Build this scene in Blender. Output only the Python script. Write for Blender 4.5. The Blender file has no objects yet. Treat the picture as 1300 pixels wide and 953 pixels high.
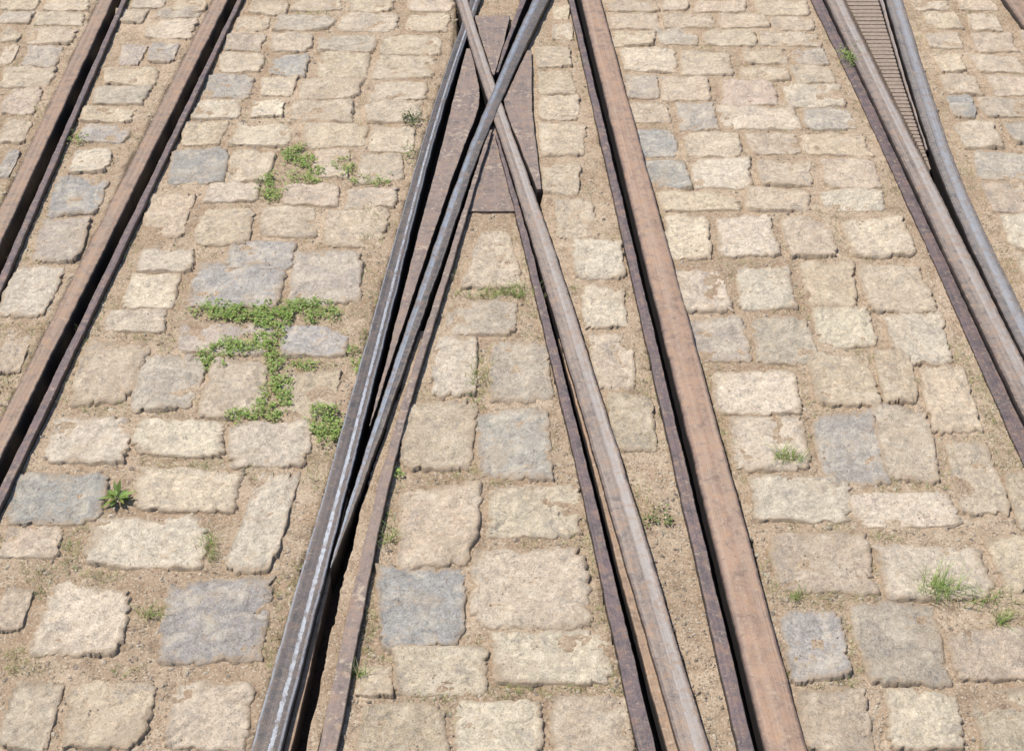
import bpy, bmesh, math, random
import numpy as np
from mathutils import Vector, noise

random.seed(7); rng=np.random.default_rng(7)
scene=bpy.context.scene
scene.view_settings.view_transform='Standard'
scene.view_settings.look='None'
scene.view_settings.exposure=0

# ---------------------------------------------------------------- survey
H=2.1; F=1800.0; PITCH=math.radians(38.6)
SP,CP=math.sin(PITCH),math.cos(PITCH)
def P(px,py,z=0.0):
    """photo measurement -> position in metres on the street plane"""
    a=(px-650.0)/F; b=-(py-476.5)/F
    dy=CP+b*SP; dz=-SP+b*CP
    t=(H-z)/(-dz)
    return (a*t, dy*t, z)
def to_photo(x,y,z=0.0):
    vz=z-H
    d=y*CP-vz*SP; u=y*SP+vz*CP
    if d<=0.05: return (1e6,1e6)
    return (650+F*x/d, 476.5-F*u/d)

col=scene.collection
def link(o): col.objects.link(o); return o
def meta(o,label,cat,group=None):
    o["label"]=label; o["category"]=cat
    if group: o["group"]=group

# ---------------------------------------------------------------- materials
class NT:
    def __init__(s,name):
        s.m=bpy.data.materials.new(name); s.m.use_nodes=True
        s.t=s.m.node_tree; s.n=s.t.nodes; s.l=s.t.links
        s.b=s.n["Principled BSDF"]
    def new(s,t,**k):
        n=s.n.new(t)
        for a,v in k.items(): setattr(n,a,v)
        return n
    def put(s,sock,v):
        if isinstance(v,bpy.types.NodeSocket): s.l.new(v,sock)
        else: sock.default_value=v
    def noise(s,vec,scale,detail=5,rough=0.6,dist=0.0):
        n=s.new('ShaderNodeTexNoise'); s.l.new(vec,n.inputs['Vector'])
        n.inputs['Scale'].default_value=scale; n.inputs['Detail'].default_value=detail
        n.inputs['Roughness'].default_value=rough; n.inputs['Distortion'].default_value=dist
        return n.outputs['Fac']
    def ramp(s,fac,a,b,va=0.0,vb=1.0):
        n=s.new('ShaderNodeMapRange'); s.put(n.inputs[0],fac)
        n.inputs[1].default_value=a; n.inputs[2].default_value=b
        n.inputs[3].default_value=va; n.inputs[4].default_value=vb
        return n.outputs[0]
    def mix(s,fac,a,b,mode='MIX'):
        n=s.new('ShaderNodeMix',data_type='RGBA',blend_type=mode)
        s.put(n.inputs[0],fac); s.put(n.inputs[6],a); s.put(n.inputs[7],b)
        return n.outputs[2]
    def math(s,op,a,b=0.0):
        n=s.new('ShaderNodeMath',operation=op)
        s.put(n.inputs[0],a); s.put(n.inputs[1],b); return n.outputs[0]
    def grey(s,v):
        n=s.new('ShaderNodeCombineColor')
        for i in range(3): s.l.new(v,n.inputs[i])
        return n.outputs[0]
    def bump(s,h,strength,dist,prev=None):
        n=s.new('ShaderNodeBump'); s.l.new(h,n.inputs['Height'])
        n.inputs['Strength'].default_value=strength; n.inputs['Distance'].default_value=dist
        if prev is not None: s.l.new(prev,n.inputs['Normal'])
        return n.outputs[0]
def C(r,g,b): return (r,g,b,1.0)

def mat_stone():
    k=NT("weathered_granite"); pos=k.new('ShaderNodeNewGeometry').outputs['Position']
    tone=k.new('ShaderNodeAttribute',attribute_name='tone').outputs['Color']
    edge=k.new('ShaderNodeAttribute',attribute_name='edge').outputs['Fac']
    n1=k.noise(pos,17,6,.68,.6); n2=k.noise(pos,80,8,.78); n3=k.noise(pos,320,4,.75); n4=k.noise(pos,40,6,.68,1.5); n7=k.noise(pos,9,7,.72,.5)
    c=k.mix(1.0,tone,k.grey(k.ramp(n2,.34,.66,.66,1.34)),'MULTIPLY')
    c=k.mix(k.ramp(n1,.50,.62,0,.5),c,C(.76,.66,.51))
    c=k.mix(k.ramp(n4,.55,.66,0,.6),c,C(.51,.36,.225))
    c=k.mix(k.ramp(n1,.45,.35,0,.5),c,C(.37,.33,.29))
    c=k.mix(k.ramp(n4,.43,.33,0,.55),c,C(.30,.24,.185))
    c=k.mix(k.ramp(n7,.53,.62,0,.5),c,C(.53,.42,.30))
    c=k.mix(k.ramp(n3,.43,.31,0,.8),c,C(.13,.10,.08))
    c=k.mix(k.ramp(n3,.57,.70,0,.6),c,C(.88,.79,.65))
    e=k.math('ADD',edge,k.ramp(n2,.3,.7,-.4,.4)); e=k.math('ADD',e,k.ramp(n7,.35,.65,-.25,.3))
    c=k.mix(k.ramp(e,.45,.85,0,.85),c,C(.45,.34,.235))
    k.l.new(c,k.b.inputs['Base Color']); k.b.inputs['Roughness'].default_value=.80
    k.b.inputs['Specular IOR Level'].default_value=.45
    b=k.bump(n4,.95,.009); b=k.bump(n2,.85,.005,b); b=k.bump(n3,.5,.0011,b)
    k.l.new(b,k.b.inputs['Normal']); return k.m

def mat_dirt():
    k=NT("sandy_dirt"); pos=k.new('ShaderNodeNewGeometry').outputs['Position']
    n1=k.noise(pos,2.5,4,.6); n2=k.noise(pos,26,8,.78); n3=k.noise(pos,420,5,.75); n5=k.noise(pos,9,6,.65)
    vo=k.new('ShaderNodeTexVoronoi'); k.l.new(pos,vo.inputs['Vector']); vo.inputs['Scale'].default_value=300
    vb=k.new('ShaderNodeSeparateColor'); k.l.new(vo.outputs['Color'],vb.inputs[0])
    c=k.mix(k.ramp(n1,.38,.62),C(.40,.295,.20),C(.54,.42,.30))
    c=k.mix(k.ramp(n2,.51,.36,0,.8),c,C(.23,.16,.105))
    c=k.mix(k.ramp(n5,.5,.64,0,.6),c,C(.36,.245,.155))
    c=k.mix(k.ramp(vb.outputs[0],.80,.92,0,.5),c,C(.70,.61,.48))
    c=k.mix(k.ramp(vb.outputs[1],.84,.95,0,.6),c,C(.16,.12,.09))
    c=k.mix(k.ramp(n3,.44,.30,0,.6),c,C(.15,.11,.08))
    k.l.new(c,k.b.inputs['Base Color']); k.b.inputs['Roughness'].default_value=.95
    k.b.inputs['Specular IOR Level'].default_value=.15
    h=k.ramp(vo.outputs['Distance'],0,.8,1,0)
    b=k.bump(n2,.9,.011); b=k.bump(h,.45,.0018,b); b=k.bump(n3,.6,.0014,b)
    k.l.new(b,k.b.inputs['Normal']); return k.m

def mat_steel(name,c1,c2,streak,edgec=None,metal=0.25,rough=(.45,.75),polish=None,dust=.25,edgeam=.85,orange=.5,fine=.4,sharp=.8):
    k=NT(name); pos=k.new('ShaderNodeNewGeometry').outputs['Position']
    uv=k.new('ShaderNodeUVMap').outputs[0]
    def streaks(su,sv,det=5,r=.65):
        mp=k.new('ShaderNodeMapping'); k.l.new(uv,mp.inputs[0]); mp.inputs['Scale'].default_value=(su,sv,1)
        return k.noise(mp.outputs[0],1.0,det,r)
    st=streaks(6,1.0,3,.5); s2=streaks(40,1.6,2,.5)
    n2=k.noise(pos,75,8,.78); n3=k.noise(pos,420,5,.75); n1=k.noise(pos,13,6,.7); n6=k.noise(pos,36,6,.72,.6)
    side_shade=k.new('ShaderNodeAttribute',attribute_name='side_shade').outputs['Fac']
    c=k.mix(k.ramp(n1,.42,.58),c1,c2)
    c=k.mix(k.ramp(st,.47,.60,0,.3+fine*.5),c,streak)
    c=k.mix(k.ramp(n6,.51,.62,0,orange),c,C(.42,.245,.13))
    c=k.mix(k.ramp(n6,.46,.36,0,.6),c,C(c2[0]*.55,c2[1]*.57,c2[2]*.6))
    c=k.mix(k.ramp(s2,.46,.34,0,fine),c,C(c2[0]*.4,c2[1]*.4,c2[2]*.42))
    c=k.mix(k.ramp(n2,.56,.68,0,.45),c,C(.46,.36,.28))
    c=k.mix(k.ramp(n3,.58,.70,0,.5),c,C(.56,.46,.37))
    c=k.mix(k.ramp(n3,.44,.32,0,.7),c,C(c2[0]*.25,c2[1]*.25,c2[2]*.25))
    sep=k.new('ShaderNodeSeparateXYZ'); k.l.new(uv,sep.inputs[0]); u=sep.outputs[0]
    if polish:
        u0,u1,pc,am=polish
        d=k.math('ABSOLUTE',k.math('SUBTRACT',u,(u0+u1)/2)); w=(u1-u0)/2
        d=k.math('ADD',d,k.ramp(n2,.3,.7,-.05,.05))
        f=k.ramp(d,w*sharp,w*1.1,am,0)
        f=k.math('MULTIPLY',f,k.ramp(st,.34,.6,.5,1))
        f=k.math('MULTIPLY',f,k.ramp(n6,.60,.48,.3,1))
        c=k.mix(f,c,pc)
    if edgec:
        d=k.ramp(k.math('ABSOLUTE',k.math('SUBTRACT',u,.5)),.38,.45,0,edgeam)
        d=k.math('MULTIPLY',d,k.ramp(n6,.62,.48,.35,1))
        c=k.mix(d,c,edgec)
    c=k.mix(k.ramp(k.math('ADD',n2,k.math('MULTIPLY',n1,.6)),.84,.96,0,dust),c,C(.50,.40,.30))
    c=k.mix(side_shade,c,C(.022,.018,.018))  # groove shade painted into the colour of the rail side walls
    k.l.new(c,k.b.inputs['Base Color'])
    k.b.inputs['Metallic'].default_value=metal
    k.l.new(k.ramp(n2,.3,.7,rough[0],rough[1]),k.b.inputs['Roughness'])
    b=k.bump(n2,.5,.0035); b=k.bump(n3,.5,.0009,b)
    k.l.new(b,k.b.inputs['Normal']); return k.m

def mat_plain(name,c1,c2,rough=.95,scale=60):
    k=NT(name); pos=k.new('ShaderNodeNewGeometry').outputs['Position']
    n=k.noise(pos,scale,5,.7)
    k.l.new(k.mix(k.ramp(n,.35,.65),c1,c2),k.b.inputs['Base Color'])
    k.b.inputs['Roughness'].default_value=rough
    k.b.inputs['Specular IOR Level'].default_value=.2
    k.l.new(k.bump(n,.6,.004),k.b.inputs['Normal']); return k.m

def mat_leaf(name):
    k=NT(name)
    tone=k.new('ShaderNodeAttribute',attribute_name='tone').outputs['Color']
    k.l.new(tone,k.b.inputs['Base Color']); k.b.inputs['Roughness'].default_value=.55
    k.b.inputs['Specular IOR Level'].default_value=.3
    tr=k.new('ShaderNodeBsdfTranslucent'); k.l.new(tone,tr.inputs[0])
    mx=k.new('ShaderNodeMixShader'); mx.inputs[0].default_value=.3
    k.l.new(k.b.outputs[0],mx.inputs[1]); k.l.new(tr.outputs[0],mx.inputs[2])
    k.l.new(mx.outputs[0],k.n['Material Output'].inputs[0]); return k.m

M_STONE=mat_stone(); M_DIRT=mat_dirt(); M_LEAF=mat_leaf("weed_leaf")
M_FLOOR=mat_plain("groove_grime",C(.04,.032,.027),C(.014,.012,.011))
M_RUST=mat_steel("brown_rusted_steel",C(.30,.20,.14),C(.22,.155,.115),C(.38,.29,.22),C(.12,.08,.065),metal=.05,rough=(.5,.8),orange=.45,fine=.3)
M_RUSTP=mat_steel("warm_rusted_steel",C(.36,.235,.165),C(.27,.18,.13),C(.42,.315,.24),C(.16,.105,.085),metal=.05,rough=(.5,.8),orange=.4,fine=.25)
M_LIP=mat_steel("purple_brown_steel",C(.15,.11,.115),C(.10,.08,.085),C(.22,.155,.13),metal=.15,orange=.3)
M_DARK=mat_steel("dark_oiled_steel",C(.12,.10,.095),C(.075,.068,.068),C(.20,.165,.145),C(.40,.42,.46),metal=.3,rough=(.35,.6),polish=(.58,.74,C(.48,.50,.54),.9),dust=.12,edgeam=.6,orange=.15)
M_BLUE=mat_steel("polished_steel",C(.15,.13,.12),C(.10,.09,.09),C(.23,.19,.155),None,metal=.3,rough=(.33,.58),polish=(.08,.46,C(.31,.34,.39),.9),orange=.25,dust=.2,sharp=.92)
M_SW=mat_steel("worn_switch_steel",C(.25,.22,.20),C(.18,.16,.15),C(.33,.29,.25),C(.12,.10,.09),metal=.25,rough=(.38,.62),polish=(.40,.80,C(.38,.39,.42),.7),orange=.25,dust=.3,sharp=.9)
M_MIX=mat_steel("worn_grey_brown_steel",C(.29,.23,.19),C(.21,.17,.145),C(.39,.32,.27),C(.13,.095,.08),metal=.15,rough=(.42,.68),polish=(.52,.88,C(.47,.43,.40),.6),orange=.4,fine=.4,sharp=.9)
M_PLATE=mat_steel("brown_cast_plate",C(.24,.18,.15),C(.175,.135,.12),C(.30,.23,.19),None,metal=.05,rough=(.5,.8),dust=.7,orange=.3,fine=.08)
M_RIB=mat_plain("dusty_ribbed_iron",C(.34,.27,.215),C(.23,.18,.145),scale=90)
M_ORANGE=mat_steel("dull_orange_rust",C(.33,.225,.15),C(.25,.17,.12),C(.42,.31,.22),metal=0,rough=(.7,.9),dust=.6)

# ---------------------------------------------------------------- mask raster
X0,X1,Y0,Y1,R=-4.6,4.6,0.5,8.6,0.01
NX=int((X1-X0)/R); NY=int((Y1-Y0)/R)
rail_mask=np.zeros((NY,NX),bool); stone_mask=np.zeros((NY,NX),bool); low_mask=np.zeros((NY,NX),bool)
def raster(mask,poly):
    p=np.array([(q[0],q[1]) for q in poly])
    i0=max(0,int((p[:,0].min()-X0)/R)-1); i1=min(NX,int((p[:,0].max()-X0)/R)+2)
    j0=max(0,int((p[:,1].min()-Y0)/R)-1); j1=min(NY,int((p[:,1].max()-Y0)/R)+2)
    if i1<=i0 or j1<=j0: return
    gx=X0+(np.arange(i0,i1)+.5)*R; gy=Y0+(np.arange(j0,j1)+.5)*R
    GX,GY=np.meshgrid(gx,gy); ins=np.ones(GX.shape,bool); ins2=np.ones(GX.shape,bool)
    n=len(p)
    for a in range(n):
        b=(a+1)%n
        cr=(p[b,0]-p[a,0])*(GY-p[a,1])-(p[b,1]-p[a,1])*(GX-p[a,0])
        ins&=cr>=0; ins2&=cr<=0
    mask[j0:j1,i0:i1]|=(ins|ins2)
def look(mask,x,y):
    i=int((x-X0)/R); j=int((y-Y0)/R)
    if 0<=i<NX and 0<=j<NY: return mask[j,i]
    return False

# ---------------------------------------------------------------- rail strips
def stations(rows,z,ext=(0,0),step=12.0,smooth=14):
    rows=np.array(rows,float); n=max(3,int((rows[-1,0]-rows[0,0])/step)+1)
    ys=np.linspace(rows[0,0],rows[-1,0],n)
    xl=np.interp(ys,rows[:,0],rows[:,1]); xr=np.interp(ys,rows[:,0],rows[:,2])
    if n>14:
        for _ in range(smooth):
            for a in (xl,xr): a[1:-1]=(a[:-2]+2*a[1:-1]+a[2:])/4
    L=[np.array(P(a,y,z)) for a,y in zip(xl,ys)]; Rr=[np.array(P(a,y,z)) for a,y in zip(xr,ys)]
    def extend(L,Rr,length):
        k=min(6,len(L)-1)
        out=[]
        for A in (L,Rr):
            d=A[-1]-A[-1-k]; d/=np.linalg.norm(d); out.append(d)
        d=(out[0]+out[1])/2
        for i in range(1,int(length/.1)+1):
            L.append(L[-1]+d*.1); Rr.append(Rr[-1]+d*.1)
    if ext[1]: extend(L,Rr,ext[1])
    if ext[0]:
        L.reverse(); Rr.reverse(); extend(L,Rr,ext[0]); L.reverse(); Rr.reverse()
    return L,Rr

def strip(name,rows,mat,z=.028,zb=-.06,ext=(0,0),bev=.003,parent=None,rough=.0009,crown=.0002,corr=True,smooth=14,faces_smooth=False):
    L,Rr=stations(rows,z,ext,smooth=smooth)
    if corr:
        for i in range(len(L)-1): raster(rail_mask,[L[i],Rr[i],Rr[i+1],L[i+1]])
    o0=(L[len(L)//2]+Rr[len(L)//2])/2
    V=[];UV=[];G=[];ln=0
    L2=[];R2=[]
    for i in range(len(L)-1):
        for k in range(3):
            f=k/3; L2.append(L[i]*(1-f)+L[i+1]*f); R2.append(Rr[i]*(1-f)+Rr[i+1]*f)
    L2.append(L[-1]); R2.append(Rr[-1]); L,Rr=L2,R2
    for i in range(len(L)):
        if i: ln+=np.linalg.norm(L[i]-L[i-1])
        l,r=L[i],Rr[i]; w=np.linalg.norm(r-l); bb=min(bev,w*.15); b=bb/max(w,1e-5)
        j_=lambda s:noise.noise(Vector((ln*14,s*7.3,o0[0]*9)))*rough*2+noise.noise(Vector((ln*70,s*3,o0[1])))*rough*1.5
        jl,jr=j_(1),j_(2)
        prof=[(0,zb,1),(0,z-.014,1),(0,z-bb,.5),(b*.3,z-bb*.3,.1),(b,z,0),(.5,z+crown,0),(1-b,z,0),(1-b*.3,z-bb*.3,.1),(1,z-bb,.5),(1,z-.014,1),(1,zb,1)]  # third value: painted shade, stronger further down the sides
        for u,zz,g in prof:
            p=l*(1-u)+r*u
            d=(r-l)/max(w,1e-6)
            j=jl if u<.5 else jr
            p=p+d*j*(1 if abs(u-.5)>.1 else 0)
            V.append((p[0]-o0[0],p[1]-o0[1],zz+noise.noise(Vector((ln*5,0,o0[0])))*rough*.5)); UV.append((u,ln)); G.append(g)
    m=11; Fc=[]
    for i in range(len(L)-1):
        for k in range(m-1):
            a=i*m+k; Fc.append((a,a+1,a+1+m,a+m))
    Fc.append(tuple(range(m-1,-1,-1))); e=(len(L)-1)*m; Fc.append(tuple(range(e,e+m)))
    me=bpy.data.meshes.new(name); me.from_pydata(V,[],Fc); me.update()
    uvl=me.uv_layers.new(name="UVMap")
    for lp in me.loops: uvl.data[lp.index].uv=UV[lp.vertex_index]
    at=me.attributes.new('side_shade','FLOAT','POINT'); at.data.foreach_set('value',np.array(G,dtype=np.float32))
    me.polygons.foreach_set('use_smooth',[faces_smooth]*(len(me.polygons)-2)+[False]*2)
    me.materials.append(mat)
    ob=link(bpy.data.objects.new(name,me)); ob.location=(o0[0],o0[1],0)
    if parent: 
        ob.parent=parent; ob.location=(o0[0]-parent.location[0],o0[1]-parent.location[1],0)
    bm=bmesh.new(); bm.from_mesh(me); bmesh.ops.recalc_face_normals(bm,faces=bm.faces); bm.to_mesh(me); bm.free()
    return ob

def lower(rows,ext=(0,0),inset=.008):
    L,Rr=stations(rows,0,ext)
    for i in range(len(L)):
        d=(Rr[i]-L[i]); w=np.linalg.norm(d); d/=max(w,1e-6); k=min(inset,w*.45)
        L[i]=L[i]+d*k; Rr[i]=Rr[i]-d*k
    for i in range(len(L)-1): raster(low_mask,[L[i],Rr[i],Rr[i+1],L[i+1]])
def floor(rows,z,parent,ext=(0,0),mat=None,name="groove_floor"):
    return strip(name,rows,mat or M_FLOOR,z=z,zb=z-.02,ext=ext,parent=parent,crown=0,corr=False)
def thing(name,px,py,label,cat,group=None):
    e=link(bpy.data.objects.new(name,None)); p=P(px,py,0); e.location=(p[0],p[1],0); e.empty_display_size=.1
    meta(e,label,cat,group); return e
EX=(3.0,1.2)
GR="tram rails set in the street"

t=thing("tram_rail",60,140,"brown worn grooved tram rail set in cobbled street","rail",GR)
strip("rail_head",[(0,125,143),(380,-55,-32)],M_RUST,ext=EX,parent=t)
strip("groove_lip",[(0,154,160),(380,-14,-4)],M_LIP,z=.022,ext=EX,parent=t,bev=.002)
r=[(0,125,160),(380,-55,-4)]; lower(r,EX); floor([(0,127,158),(380,-53,-6)],-.035,t,EX)
t=thing("tram_rail",130,300,"brown rusted grooved tram rail with dark flange groove","rail",GR)
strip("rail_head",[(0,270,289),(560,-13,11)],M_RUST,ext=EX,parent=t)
strip("groove_lip",[(0,301,307),(560,28,40)],M_LIP,z=.022,ext=EX,parent=t,bev=.002)
r=[(0,270,307),(560,-13,40)]; lower(r,EX); floor([(0,272,305),(560,-11,38)],-.035,t,EX)
t=thing("tram_rail",860,430,"broad warm brown rusted tram rail with purple lip","rail",GR)
strip("rail_head",[(0,738,763),(860,949,1000)],M_RUSTP,z=.03,ext=EX,parent=t,bev=.006,crown=.002)
strip("groove_lip",[(0,722,729),(860,917,936)],M_LIP,z=.022,ext=EX,parent=t,bev=.002)
r=[(0,722,763),(860,917,1000)]; lower(r,EX); floor([(0,724,762),(860,919,998)],-.035,t,EX)

# dark switch rail
c1=[(0,597,609),(40,583,595),(100,561,574),(200,530,545),(300,502,520),(400,474,496),(500,446,471),(600,418,446),(700,389,420),(860,343,380)]
t=thing("tram_rail",450,500,"dark oily worn steel switch rail with wide black groove","rail",GR)
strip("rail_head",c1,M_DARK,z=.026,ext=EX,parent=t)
strip("inner_ledge",[(620,443,444),(700,422,427),(860,382,391)],M_ORANGE,z=.004,ext=(0,1.2),parent=t,bev=.002)
floor([(0,599,607),(100,562,578),(200,532,560),(400,477,512),(500,449,490),(600,421,462),(700,392,447),(860,345,422)],-.041,t,(0,1.2))
t=thing("tram_rail",560,330,"worn blue grey crossing rail tapering down beside the switch rail","rail",GR)
strip("rail_head",[(0,676,696),(60,649,666),(130,619,635),(200,590,605),(300,555,572),(400,521,537),(500,487,502),(600,455,466),(680,430,436),(720,419,421)],M_BLUE,z=.030,ext=(3.0,0),parent=t,bev=.0012)
strip("groove_lip",[(165,621,625),(200,609,614),(300,577,585),(400,545,554),(500,513,524),(600,483,497),(700,459,475),(860,423,445)],M_PLATE,z=.023,ext=(0,1.2),parent=t,bev=.002)
strip("guard_strip",[(0,661,668),(60,639,644),(92,630,633)],M_LIP,z=.022,ext=(3.0,0),parent=t,bev=.002)
floor([(60,590,668),(130,562,670),(200,545,640),(300,520,582),(400,497,550),(500,473,521),(600,447,495),(700,440,473),(860,412,442)],-.037,t,(0,1.2))
strip("sand_fill",[(420,533,538),(540,491,511),(600,472,486),(700,443,463),(860,408,427)],M_DIRT,z=.010,ext=(0,1.2),parent=t,corr=False,rough=.003,faces_smooth=True)
lower([(0,660,697),(60,641,668),(130,610,660)],(3.0,0))
lower([(100,560,676),(150,545,650),(200,530,614),(300,502,584),(400,475,552),(500,447,523),(600,419,497),(700,390,475),(860,343,444)],(0,1.2))
lower([(0,580,609),(60,575,612),(130,551,640)],(3.0,0))
lower([(35,584,668),(60,577,672),(130,553,676),(200,530,680),(268,509,692)])
A=[(0,579,594),(60,597,612),(130,620,637),(200,643,662),(300,674,699),(400,703,731),(500,732,763),(600,761,794),(700,790,826),(860,837,873)]
t=thing("tram_rail",750,450,"grey brown worn crossing rail with rusty inner ledge","rail",GR)
strip("rail_head",A,M_MIX,z=.027,ext=EX,parent=t,smooth=25,bev=.002)
strip("groove_lip",[(172,629,632),(200,637,641),(300,662,671),(400,686,697),(500,710,722),(600,734,748),(700,756,772),(860,790,811)],M_LIP,z=.023,ext=(0,1.2),parent=t,bev=.002)
strip("inner_ledge",[(430,709,712),(500,728,733),(600,755,762),(700,780,791),(860,822,839)],M_ORANGE,z=.012,ext=(0,1.2),parent=t,bev=.002)
floor([(0,582,594),(30,590,603),(60,600,611)],-.044,t,(3.0,0))
floor([(150,630,652),(200,639,659),(300,664,696),(400,691,728),(500,713,760),(600,736,791),(700,758,823),(860,792,871)],-.045,t,(0,1.2))
lower([(170,631,652),(200,637,661),(300,662,698),(400,687,730),(500,711,762),(600,734,793),(700,756,825),(860,790,873)],(0,1.2))
t=thing("rail_crossing_casting",625,170,"dusty brown cast steel plates wedged between two crossing rails","rail crossing")
strip("wing_plate",[(62,592,597),(128,575,613),(200,557,583),(300,530,549),(400,505,516),(500,479,483),(540,469,470)],M_PLATE,z=.019,parent=t,bev=.0015,smooth=3)
strip("wing_plate",[(64,669,675),(128,639,675),(150,646,677),(240,682,687)],M_PLATE,z=.019,parent=t,bev=.0015,smooth=0)
strip("point_plate",[(20,602,648),(60,614,638),(95,626,628)],M_PLATE,z=.019,parent=t,bev=.0015,smooth=0)
strip("throat_plate",[(152,625,628),(190,617,634),(268,595,654)],M_PLATE,z=.009,parent=t,bev=.0015,smooth=0)

# right switch
E1=[(0,1049,1071),(100,1096,1120),(215,1151,1178),(330,1205,1235),(445,1260,1293),(560,1315,1351)]
E2=[(0,1125,1146),(100,1154,1177),(215,1189,1214),(330,1241,1267),(445,1297,1325),(560,1355,1385)]
t=thing("tram_rail",1175,270,"grey brown tram rail edged by a purple rusty side strip","rail",GR)
strip("rail_head",E1,M_MIX,z=.028,ext=EX,parent=t,smooth=6,bev=.002)
strip("side_strip",[(0,1030,1044),(100,1079,1092),(215,1132,1146),(330,1185,1200),(445,1236,1254),(560,1287,1308)],M_LIP,z=.012,ext=EX,parent=t,bev=.002,smooth=6)
floor([(0,1032,1143),(100,1082,1174),(215,1136,1211),(330,1188,1265),(445,1240,1323),(560,1292,1383)],-.035,t,EX)
lower([(0,1030,1145),(100,1080,1176),(215,1134,1213),(330,1186,1266),(445,1238,1325),(560,1290,1385)],EX)
ra=[-60,0,100,215]; la=[1047,1074,1123,1180]; lb=[1095,1115,1144,1182]
rb=strip("ribbed_plate",[(a,b,c) for a,b,c in zip(ra,la,lb)],M_RIB,z=.0125,parent=t,corr=False,smooth=0)
bm=bmesh.new(); bm.from_mesh(rb.data)
y=-58.0
while y<205:
    xl=np.interp(y,ra,la); xr=np.interp(y,ra,lb); h=2.6
    zz=.0150+random.uniform(-.0005,.0005)
    q=[P(xl,y,zz),P(xr,y,zz),P(xr+.3,y+h,zz),P(xl+1.5,y+h,zz)]
    ox,oy=rb.location[0]+t.location[0],rb.location[1]+t.location[1]
    vt=[bm.verts.new((p[0]-ox,p[1]-oy,zz)) for p in q]
    vb=[bm.verts.new((p[0]-ox,p[1]-oy,.002)) for p in q]
    fs=[bm.faces.new(vt)]
    for i in range(4): fs.append(bm.faces.new((vt[i],vb[i],vb[(i+1)%4],vt[(i+1)%4])))
    y+=4.8
bmesh.ops.recalc_face_normals(bm,faces=bm.faces)
bm.to_mesh(rb.data); bm.free()
t=thing("tram_rail",1200,210,"slim polished grey switch rail converging on its neighbour","rail",GR)
strip("rail_head",E2,M_SW,z=.029,ext=EX,parent=t,bev=.002,smooth=20)
strip("groove_lip",[(0,1117,1121),(100,1146,1149),(190,1176,1178)],M_MIX,z=.020,ext=(3,0),parent=t,bev=.001)
t=thing("tram_rail",1295,10,"rusty brown tram rail embedded in cobbles","rail",GR)
strip("rail_head",[(-60,1235,1258),(60,1318,1345)],M_RUST,z=.024,ext=(2.5,3.5),parent=t)

# ---------------------------------------------------------------- setts
TONE={'p':(.69,.59,.455),'t':(.58,.47,.345),'g':(.40,.38,.36),'b':(.48,.415,.34),'r':(.57,.445,.35)}
def build_stone(corners,tone,N,top,ox,oy,seed,relief=1.0):
    q=np.array([(c[0],c[1]) for c in corners]); V=[];E=[];T=[]
    s=np.linspace(-1,1,N); s=np.sign(s)*np.abs(s)**.68
    ns=[random.choice([5,8,14,20,30]) for _ in range(4)]
    tx,ty=random.uniform(-.0024,.0024),random.uniform(-.0024,.0024)
    fw=random.uniform(.04,.08)
    for v in s:
        for u in s:
            m=max(abs(u),abs(v)); uu,vv=u,v
            if m>1e-6:
                a,b=abs(u)/m,abs(v)/m
                n=ns[(u>0)*1+(v>0)*2]
                k=(a**n+b**n)**(-1/n)
                ang=math.atan2(v,u); ca,sa=math.cos(ang),math.sin(ang)
                w=.02+noise.noise(Vector((ca*1.7,sa*1.7,seed)))*.07+noise.noise(Vector((ca*5,sa*5,seed+9)))*.07+noise.noise(Vector((ca*16,sa*16,seed+19)))*.05
                w-=max(0,abs(noise.noise(Vector((ca*7,sa*7,seed+31))))-.22)*.30
                k*=1+w*m*m
                uu,vv=u*k,v*k
            A,B=(uu+1)/2,(vv+1)/2
            p=q[0]*(1-A)*(1-B)+q[1]*A*(1-B)+q[2]*A*B+q[3]*(1-A)*B
            wp=Vector((p[0],p[1],seed*.13))
            r1=noise.noise(wp*13)*.0034+noise.noise(wp*34)*.0038+noise.noise(wp*85)*.0030
            st=noise.noise(wp*17+Vector((5,5,5)))*3.0
            r2=(math.floor(st)+min(1,(st-math.floor(st))*5))*.0024
            fall=max(0,(m-(1-fw))/fw)
            z=top+(r1+r2)*relief+tx*u+ty*v-fall**2*(.003+top)
            if m>.999: z=-.014
            V.append((p[0]-ox,p[1]-oy,z)); E.append(min(1,max(0,(m-.72)/.28))); T.append(tone)
    Fc=[]
    for j in range(N-1):
        for i in range(N-1):
            a=j*N+i; Fc.append((a,a+1,a+N+1,a+N))
    return V,Fc,E,T
def finish(name,V,Fc,T,E=None,mat=None,smooth=True):
    me=bpy.data.meshes.new(name); me.from_pydata(V,[],Fc); me.update()
    at=me.attributes.new('tone','FLOAT_COLOR','POINT')
    arr=np.ones((len(V),4),dtype=np.float32); arr[:,:3]=np.array(T,dtype=np.float32); at.data.foreach_set('color',arr.ravel())
    if E is not None:
        a2=me.attributes.new('edge','FLOAT','POINT'); a2.data.foreach_set('value',np.array(E,dtype=np.float32))
    me.polygons.foreach_set('use_smooth',[smooth]*len(me.polygons)); me.materials.append(mat or M_STONE)
    return link(bpy.data.objects.new(name,me))
def jit(c):
    c=np.array(TONE[c])*random.uniform(.88,1.12)
    o=np.array(TONE[random.choice('ptbr')]); f=random.uniform(0,.3); c=c*(1-f)+o*f
    c*=np.array([random.uniform(.98,1.03),1,random.uniform(.94,1.03)])
    return tuple(c)

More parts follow.
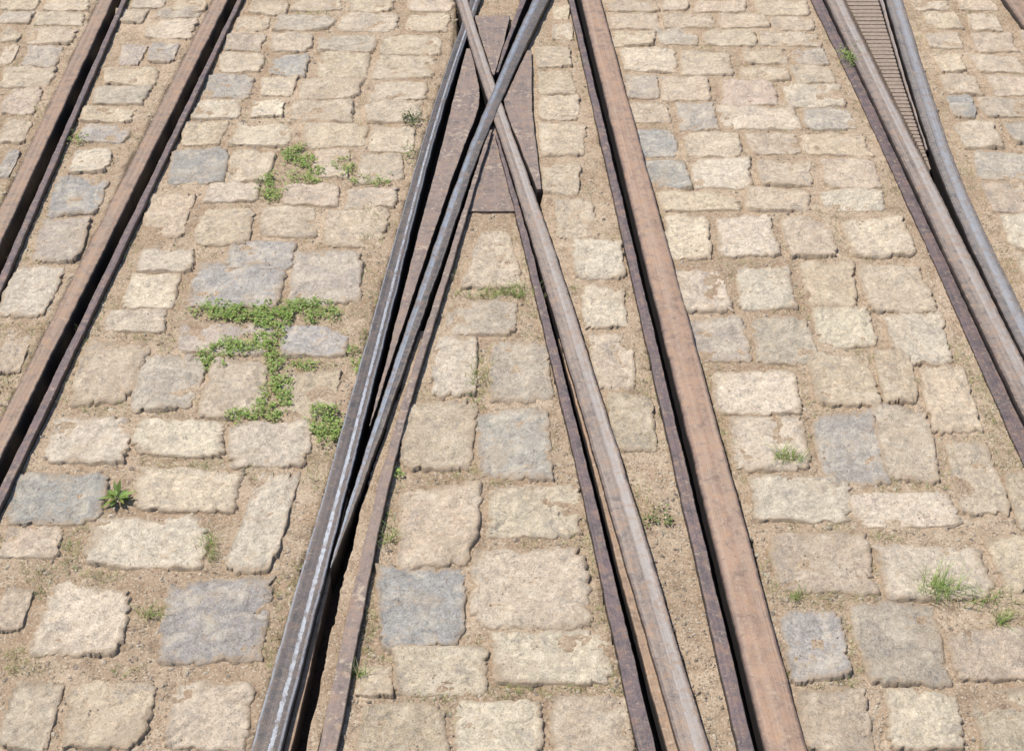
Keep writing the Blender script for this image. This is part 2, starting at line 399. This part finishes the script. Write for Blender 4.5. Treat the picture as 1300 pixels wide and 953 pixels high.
S="""
0 0 48 12 t;52 0 115 13 t;0 16 40 30 b;45 16 108 32 t;0 34 30 53 t;34 36 95 55 t;0 58 22 80 t;26 60 80 84 b;0 86 66 110 t;0 115 56 145 r;0 150 38 185 t;0 190 20 226 g;
166 0 212 10 t;218 0 262 14 t;186 24 246 50 t;150 58 184 84 b;188 55 228 80 g;130 88 205 106 t;112 109 190 130 b;104 135 168 153 t;96 158 165 180 g;85 189 145 220 p;60 222 137 272 g;42 280 112 332 b;0 340 77 404 p;0 418 36 472 t;145 12 185 28 t;195 8 255 21 b;
315 0 365 18 t;370 0 432 12 t;440 0 500 14 t;515 0 575 14 t;300 20 345 38 t;350 20 425 37 b;430 19 510 40 t;515 18 570 40 t;287 42 335 63 b;340 42 400 66 t;403 43 480 65 b;485 45 558 68 t;
275 68 335 92 t;343 70 390 96 g;398 68 466 99 t;475 72 550 100 t;250 96 320 123 g;330 98 376 122 p;380 100 462 125 t;470 104 540 126 t;243 127 310 150 p;318 125 362 149 p;366 128 456 153 t;464 128 540 156 t;
228 155 286 183 t;295 157 375 186 p;380 158 465 186 t;470 162 528 193 t;205 189 288 233 g;290 190 350 230 t;397 190 445 224 t;455 196 510 230 t;258 231 330 256 p;360 235 430 260 t;436 238 503 263 t;182 248 242 302 t;246 262 318 309 t;328 262 402 303 t;406 265 490 312 t;
173 316 247 344 p;282 308 376 338 g;155 346 230 390 p;238 332 355 392 g;364 318 462 386 b;127 392 213 421 t;228 408 345 448 b;350 414 440 450 g;92 432 182 508 t;165 446 258 520 b;258 458 342 528 t;352 473 432 530 t;
60 525 172 585 p;172 533 286 579 p;287 538 396 590 p;0 598 142 662 g;172 597 310 648 p;110 655 271 723 p;284 602 378 730 p;0 668 84 706 t;0 750 36 800 t;45 748 166 836 p;200 738 346 842 g;0 868 70 948 t;82 864 192 950 t;206 866 322 950 p;
583 297 665 371 t;565 380 660 421 b;550 427 604 494 p;620 430 696 509 b;510 507 603 600 t;608 518 697 605 g;505 615 607 713 t;620 615 736 686 p;480 718 592 823 g;600 704 748 791 p;502 823 612 878 p;625 795 773 868 p;455 848 497 880 t;455 890 568 960 t;580 888 690 965 p;702 882 806 960 t;
703 8 722 24 t;701 30 726 50 t;680 60 726 86 t;682 90 730 119 t;683 123 735 152 t;686 157 744 200 t;690 206 735 246 t;703 252 757 302 t;725 304 792 352 p;740 361 792 416 p;752 423 806 494 t;772 505 832 575 t;
768 0 835 14 t;840 0 874 12 t;880 0 950 14 t;956 2 1030 18 t;772 18 835 35 t;838 16 905 34 t;910 18 975 35 t;978 21 1038 39 t;775 38 832 57 t;836 38 886 56 b;890 38 960 58 t;965 42 1046 58 t;788 62 858 91 p;862 66 934 93 t;938 61 1000 80 t;1004 62 1052 80 b;938 83 1000 101 t;1004 84 1062 104 t;
792 98 835 123 b;838 98 900 127 t;915 104 990 133 r;995 107 1072 135 p;800 130 850 157 t;856 132 912 163 b;915 136 1015 163 p;1020 138 1088 166 b;805 164 862 200 g;866 168 945 196 t;948 168 1015 196 t;1018 168 1104 196 t;812 203 875 238 g;878 202 952 239 p;956 205 1036 236 t;1040 200 1122 237 t;835 242 940 268 t;945 240 1032 268 t;1036 242 1120 267 p;
845 277 905 326 p;912 275 986 323 p;990 275 1064 322 t;1070 276 1160 326 p;858 338 925 396 p;932 338 1012 391 p;1018 334 1090 388 t;1096 335 1182 395 t;870 402 950 462 b;955 402 1036 461 b;1030 392 1116 438 p;1125 396 1206 458 p;905 470 1020 523 p;1022 450 1112 513 t;1112 445 1168 506 t;1170 468 1240 545 t;925 529 1030 597 p;1030 524 1125 616 g;1112 517 1190 606 t;1205 558 1278 655 t;
950 605 1085 662 p;1080 625 1216 668 p;982 672 1106 757 t;1114 694 1256 757 p;1258 678 1345 748 t;990 777 1082 862 g;1082 760 1202 864 b;1206 800 1320 864 t;1012 872 1112 955 t;1124 874 1226 955 p;1240 876 1360 955 t;1282 600 1330 665 t;
1160 0 1208 12 t;1214 0 1266 12 t;1170 17 1220 36 t;1228 18 1272 38 t;1176 41 1224 62 t;1230 44 1288 66 r;1296 40 1340 64 t;1186 67 1226 91 t;1232 72 1300 92 t;1194 96 1246 119 t;1252 98 1312 120 t;1204 124 1240 150 g;1246 126 1316 148 t;1212 156 1270 187 t;1276 154 1330 184 b;1235 194 1310 226 b;1246 231 1316 268 t;1266 275 1340 318 p;1292 326 1370 384 t
"""
LAB={'p':"pale cream rough granite sett bedded in sandy dirt",'t':"tan weathered granite sett bedded in sandy dirt",'g':"blue grey cleft stone sett bedded in sandy dirt",'b':"grey brown weathered sett bedded in sandy dirt",'r':"pinkish brown stone sett bedded in sandy dirt"}
cnt=0
for item in S.replace("\n","").split(";"):
    item=item.strip()
    if not item: continue
    a=item.split(); x0,y0,x1,y1=map(float,a[:4]); c=a[4]
    xc,yc=(x0+x1)/2,(y0+y1)/2; h=y1-y0; w=x1-x0; k=(yc+960)/1400
    sl=.8*(xc-650)/(yc+960); hw=max(w*.40,w/2-abs(sl)*h/2*.55)
    hw+=2.8*k; hh=h/2+2.1*k*k
    jx,jy=min(w,90)*.075,h*.095
    cs=[]
    if (x0,y0)==(583,297): cs=[P(580,373),P(668,370),P(647,295),P(610,294)]
    elif (x0,y0)==(284,602): cs=[P(278,732),P(347,734),P(384,602),P(332,600)]
    else:
        for sx,sy in((-1,1),(1,1),(1,-1),(-1,-1)):
            cs.append(P(xc+sx*hw+sl*sy*hh+random.uniform(-jx,jx),yc+sy*hh+random.uniform(-jy,jy),.009))
    ox=sum(p[0] for p in cs)/4; oy=sum(p[1] for p in cs)/4
    V,Fc,E,T=build_stone(cs,jit(c),33 if h>45 else 21,random.uniform(.0066,.0098),ox,oy,random.uniform(0,90))
    o=finish("paving_sett",V,Fc,T,E); o.location=(ox,oy,0)
    meta(o,LAB[c],"paving stone","setts paving the street")
    raster(stone_mask,cs); cnt+=1
print("setts",cnt)

# surrounding paving beyond the surveyed patch
AV=[];AF=[];AE=[];AT=[]
y=Y0+.1
while y<Y1-.15:
    dy=random.uniform(.15,.19); x=X0+.1+random.uniform(0,.1)
    while x<X1-.2:
        dx=random.uniform(.13,.23)
        pts=[(x,y),(x+dx,y),(x+dx,y+dy),(x,y+dy)]
        ok=True
        for i in range(6):
            for j in range(5):
                a,b=x+dx*i/5,y+dy*j/4
                if look(rail_mask,a,b) or look(stone_mask,a,b) or look(low_mask,a,b): ok=False;break
                pp=to_photo(a,b)
                if -2<pp[0]<1302 and -2<pp[1]<955: ok=False;break
            if not ok: break
        if ok:
            g=.005; cs=[(p[0]+random.uniform(-.006,.006)+(g if k in(0,3) else -g),p[1]+random.uniform(-.006,.006)+(g if k<2 else -g)) for k,p in enumerate(pts)]
            V,Fc,E,T=build_stone(cs,jit(random.choice('ptttbbgr')),9,random.uniform(.008,.012),0,0,random.uniform(0,90))
            o=len(AV); AV+=V; AE+=E; AT+=T; AF+=[tuple(i+o for i in f) for f in Fc]
            x+=dx
        else: x+=.03
    y+=dy
o=finish("cobblestone_paving",AV,AF,AT,AE); o["kind"]="stuff"; o["label"]="rows of weathered granite setts paving the wider street"; o["category"]="paving"

# ---------------------------------------------------------------- ground sheet
def gz(a,b): return noise.noise(Vector((a*5,b*5,0)))*.0026+noise.noise(Vector((a*19,b*19,3)))*.0036+noise.noise(Vector((a*55,b*55,7)))*.0032+.0036
fx=np.arange(-2.5,2.5,.0115); fy=np.arange(1.35,5.3,.0115)
gx=np.concatenate([-np.array([80,40,20,12,8,6,5,4,3.5,3,2.7])[:],fx,np.array([2.55,2.7,3,3.5,4,5,6,8,12,20,40,80])])
gy=np.concatenate([[-60,-20,-8,-3,-1,0,.6,1.0,1.2],fy,[5.35,5.5,5.8,6.2,6.8,7.5,8.5,10,14,22,40,90]])
V=[];nx=len(gx)
for b in gy:
    for a in gx:
        fine=-2.5<=a<=2.5 and 1.35<=b<=5.3
        z=gz(a,b) if fine else 0
        if fine and look(low_mask,a,b): z=-.055
        V.append((a,b,z))
idx=np.arange(len(gx)*len(gy)).reshape(len(gy),nx)
Fc=np.stack([idx[:-1,:-1],idx[:-1,1:],idx[1:,1:],idx[1:,:-1]],-1).reshape(-1,4).tolist()
me=bpy.data.meshes.new("ground"); me.from_pydata(V,[],Fc); me.update(); me.materials.append(M_DIRT)
me.polygons.foreach_set('use_smooth',[True]*len(me.polygons))
g=link(bpy.data.objects.new("ground",me)); g["kind"]="structure"; g["label"]="sandy dirt ground between paving setts"; g["category"]="ground"

# ---------------------------------------------------------------- gravel
OCT=np.array([(1,0,0),(.5,.87,0),(-.5,.87,0),(-1,0,0),(-.5,-.87,0),(.5,-.87,0),(.45,.2,.8),(-.35,.4,.75),(-.1,-.5,.8)],float)
OF=[(0,1,6),(1,2,7),(1,7,6),(2,3,7),(3,4,8),(3,8,7),(4,5,8),(5,0,6),(5,6,8),(6,7,8)]
V=[];Fc=[];T=[];n=0;tries=0
while n<17000 and tries<180000:
    tries+=1
    px=random.uniform(-60,1360); py=random.uniform(-40,1000)
    x,y_,_=P(px,py)
    if look(rail_mask,x,y_) or look(low_mask,x,y_): continue
    on=look(stone_mask,x,y_)
    if on and random.random()<.95: continue
    if noise.noise(Vector((x*3,y_*3,1)))+random.uniform(-.5,.5)<-.15: continue
    s=random.choice([1,1,1,1,1.4,1.4,2.0,2.0,3.0,4.4 if random.random()<.6 else 1])*.0012*random.uniform(.8,1.3)
    if on: s=min(s,.0022)
    ang=random.uniform(0,6.3); ca,sa=math.cos(ang),math.sin(ang)
    sx,sy,sz=random.uniform(.8,1.4),random.uniform(.6,1),random.uniform(.5,.9)
    q=OCT*(1+rng.uniform(-.2,.2,OCT.shape)); q=q*np.array([sx,sy,sz])*s
    z0=.008 if on else gz(x,y_)
    o=len(V)
    for p in q: V.append((x+p[0]*ca-p[1]*sa,y_+p[0]*sa+p[1]*ca,z0+p[2]))
    tt=random.choice([(.56,.46,.34),(.44,.35,.26),(.66,.58,.45),(.26,.21,.17),(.46,.34,.24)])
    T+=[tt]*9; Fc+=[tuple(i+o for i in f) for f in OF]; n+=1
o=finish("gravel",V,Fc,T,[0]*len(V),smooth=False); o["kind"]="stuff"; o["label"]="fine sandy gravel lying in the paving joints"; o["category"]="gravel"

# ---------------------------------------------------------------- vegetation
def leaf(V,Fc,T,x,y,z,L,W,yaw,pit,tone):
    d=Vector((math.cos(yaw)*math.cos(pit),math.sin(yaw)*math.cos(pit),math.sin(pit)))
    s=Vector((-math.sin(yaw),math.cos(yaw),random.uniform(-.3,.3))); up=Vector((0,0,1))
    b=Vector((x,y,z)); o=len(V)
    for p in (b,b+d*L*.45+s*W*.5+up*W*.12,b+d*L-up*L*.1,b+d*L*.45-s*W*.5+up*W*.12,b+d*L*.5-up*W*.05): V.append(tuple(p))
    Fc+= [(o,o+4,o+1),(o+1,o+4,o+2),(o+4,o,o+3),(o+2,o+4,o+3)]; T+=[tone]*5
def blade(V,Fc,T,x,y,z,L,W,yaw,lean,tone):
    d=Vector((math.cos(yaw),math.sin(yaw),0)); s=Vector((-math.sin(yaw),math.cos(yaw),0)); o=len(V)
    for k in range(4):
        f=k/3; c=Vector((x,y,z))+d*L*lean*f*f+Vector((0,0,L*(f-.45*lean*f*f)))
        w=W*(1-f)*.5+W*.06
        V.append(tuple(c+s*w)); V.append(tuple(c-s*w))
    for k in range(3): Fc.append((o+2*k,o+2*k+1,o+2*k+3,o+2*k+2))
    T+=[tone]*8
def gtone(dry=0):
    g=np.array([.24,.38,.10])*random.uniform(.5,1.25)+np.array([random.uniform(0,.08),random.uniform(0,.03),0])
    if random.random()<dry: g=np.array([.52,.44,.25])*random.uniform(.6,1.2)
    return tuple(g)
def weed(blobs,label,dens=1.0,kind="weed_plant",size=.0075,dry=.08,tall=.006,dark=1.0):
    V=[];Fc=[];T=[]
    O=P(blobs[0][0],blobs[0][1]); sd0=random.uniform(0,50)
    for (cx,cy,rx,ry) in blobs:
        k=(cy+960)/1400.0
        n=int(rx*ry*math.pi*dens*.50/(k*k))+12
        for i in range(n*2):
            r=math.sqrt(random.random()); a=random.uniform(0,6.283)
            px=cx+rx*r*math.cos(a)*1.2+random.gauss(0,2.5); py=cy+ry*r*math.sin(a)*1.2+random.gauss(0,2)
            x,y,_=P(px,py)
            nn=noise.noise(Vector((x*32,y*32,sd0)))+noise.noise(Vector((x*85,y*85,sd0)))*.8
            if nn<.0+.4*(r-.5)-.25*(dens-.8): continue
            if random.random()<.42: continue
            z=.008+abs(random.gauss(0,tall*.6))+max(0,nn)*tall
            L=size*random.uniform(.55,1.35)
            tt=tuple(np.array(gtone(dry))*dark)
            leaf(V,Fc,T,x-O[0],y-O[1],z,L,L*random.uniform(.4,.62),random.uniform(0,6.283),random.uniform(-.1,.5),tt)
            if i%12==0: blade(V,Fc,T,x-O[0],y-O[1],.0,random.uniform(.012,.025),.0014,random.uniform(0,6.28),1.1,(.28,.28,.13))
    o=finish(kind,V,Fc,T,None,M_LEAF); o.location=(O[0],O[1],0); meta(o,label,"weed"); return o
def tuft(cx,cy,n,label,L=.045,rx=8,ry=4,dry=.3,W=.0020):
    V=[];Fc=[];T=[];O=P(cx,cy)
    for i in range(n):
        x,y,_=P(random.gauss(cx,rx*.6),random.gauss(cy,ry*.6))
        blade(V,Fc,T,x-O[0],y-O[1],0,L*random.uniform(.4,1.2),W*random.uniform(.6,1.2),random.uniform(0,6.28),random.uniform(.3,1.1),gtone(dry))
    o=finish("grass_tuft",V,Fc,T,None,M_LEAF); o.location=(O[0],O[1],0); meta(o,label,"grass"); return o

weed([(380,205,16,14),(388,228,18,8),(372,198,12,6),(400,222,8,10)],"bright green creeping weed in joint between pale setts",1.2)
weed([(344,244,17,15),(350,234,10,8)],"small green creeping weed beside pale sett",1.3)
weed([(437,215,14,11)],"sparse green weed in a paving joint",.9)
weed([(470,233,26,5)],"thin strip of green weed along a joint",1.0)
weed([(275,397,28,10),(325,402,42,11),(390,398,38,13),(345,408,30,10)],"long strip of bright green weed along a sett edge",1.3)
weed([(340,425,18,14),(322,440,34,11),(345,452,12,12)],"green creeping weed filling a crossing of joints",1.2)
weed([(270,457,16,14),(292,447,20,8)],"green weed clump beside grey sett",1.3)
weed([(356,470,16,10),(388,468,16,5)],"green weed in joint between brown setts",1.2)
weed([(347,515,19,20),(358,492,11,14),(312,532,20,7)],"green creeping weed above a pale sett",1.4)
weed([(412,543,18,22)],"leafy green weed beside dark steel rail",1.6,tall=.012)
weed([(446,440,10,16),(455,470,5,12)],"sparse weed beside dark steel rail",.8)
weed([(525,155,12,7)],"dark olive weed clump next to rail",1.3,dark=.3,dry=.1,tall=.012)
weed([(1078,76,10,12)],"green weed growing against brown rail",1.6,tall=.02)
weed([(505,605,6,4)],"tiny green seedling beside steel strip",1.3)
weed([(98,178,13,6)],"small green weed in a joint",1.1,dry=.3)
weed([(835,662,18,12)],"sparse olive weed in sandy dirt between rails",.8,dark=.6,dry=.4)
weed([(520,198,6,12)],"sparse weed beside rail",.8,dark=.6)
V=[];Fc=[];T=[];O=P(150,636)
for i in range(24):
    a=i*2.4+random.uniform(-.4,.4); r=.004
    leaf(V,Fc,T,r*math.cos(a),r*math.sin(a),.006+i*.0004,random.uniform(.02,.046),random.uniform(.008,.013),a,random.uniform(.1,.9),tuple(np.array(gtone(0))*.8))
o=finish("weed_plant",V,Fc,T,None,M_LEAF); o.location=(O[0],O[1],0); meta(o,"leafy green rosette weed in sandy joint beside cream sett","weed")
tuft(1000,585,110,"green grass tuft in joint between pale setts",.045,16,7,.15)
tuft(640,376,170,"low green grass along a joint between setts",.03,38,5,.25)
tuft(655,370,70,"green grass tuft near crossing rail",.035,22,6,.2)
tuft(608,488,150,"dry yellowish grass in joint between setts",.035,12,32,.55)
tuft(1190,752,110,"tall thin green grass tuft among setts",.07,20,12,.15)
tuft(1250,765,60,"sparse green grass tuft among setts",.05,26,8,.25)
tuft(1270,790,50,"small green grass tuft beside tan sett",.035,12,6,.2)
tuft(195,782,90,"dry yellow grass tuft in a joint",.035,16,7,.6)
tuft(268,700,100,"dry sparse grass beside cream sett",.035,10,18,.6)
tuft(1010,760,40,"small green grass sprig in a joint",.03,7,4,.2)
tuft(455,858,40,"small grass tuft against steel strip",.035,8,5,.3)
tuft(495,685,50,"thin grass beside rusty strip",.04,8,16,.4)
tuft(470,290,110,"dry thin grass in sandy dirt beside rail",.03,14,34,.6)
tuft(1105,130,90,"dry sparse grass beside purple rail strip",.025,14,50,.5,.0016)
tuft(40,140,90,"dry sparse grass between setts near rail",.025,18,18,.6,.0016)
tuft(400,18,80,"low green grass in a paving joint",.02,24,4,.2,.0016)
V=[];Fc=[];T=[];n=0;tries=0
while n<4200 and tries<80000:
    tries+=1; px=random.uniform(-20,1320); py=random.uniform(-20,980); x,y_,_=P(px,py)
    if look(rail_mask,x,y_) or look(stone_mask,x,y_) or look(low_mask,x,y_): continue
    if noise.noise(Vector((x*4,y_*4,11)))<.02: continue
    for j in range(3): blade(V,Fc,T,x+random.gauss(0,.004),y_+random.gauss(0,.004),0,random.uniform(.008,.022),.0012,random.uniform(0,6.28),random.uniform(.3,1.2),gtone(.6))
    n+=1
o=finish("dry_grass",V,Fc,T,None,M_LEAF); o["kind"]="stuff"; o["label"]="sparse short dry grass growing in paving joints"; o["category"]="grass"

# ---------------------------------------------------------------- light, camera
sd=Vector((-.50,.16,1.12)).normalized()
el=math.asin(sd.z); az=math.atan2(sd.x,sd.y)
w=bpy.data.worlds.new("World"); scene.world=w; w.use_nodes=True
nt=w.node_tree; bg=nt.nodes["Background"]; sk=nt.nodes.new('ShaderNodeTexSky'); sk.sky_type='NISHITA'
sk.sun_disc=False; sk.sun_elevation=el; sk.sun_rotation=az
nt.links.new(sk.outputs[0],bg.inputs[0]); bg.inputs[1].default_value=.13
sl=bpy.data.lights.new("sun",'SUN'); sl.energy=5.0; sl.angle=math.radians(.5); sl.color=(1,.945,.86)
so=link(bpy.data.objects.new("sun",sl)); so.rotation_euler=(-sd).to_track_quat('-Z','Y').to_euler(); so.location=(-3,3,6)
cd=bpy.data.cameras.new("camera"); cd.sensor_width=36; cd.lens=36*F/1300; cd.clip_start=.05; cd.clip_end=500
co=link(bpy.data.objects.new("camera",cd)); co.location=(0,0,H); co.rotation_euler=(math.pi/2-PITCH,0,0)
scene.camera=co
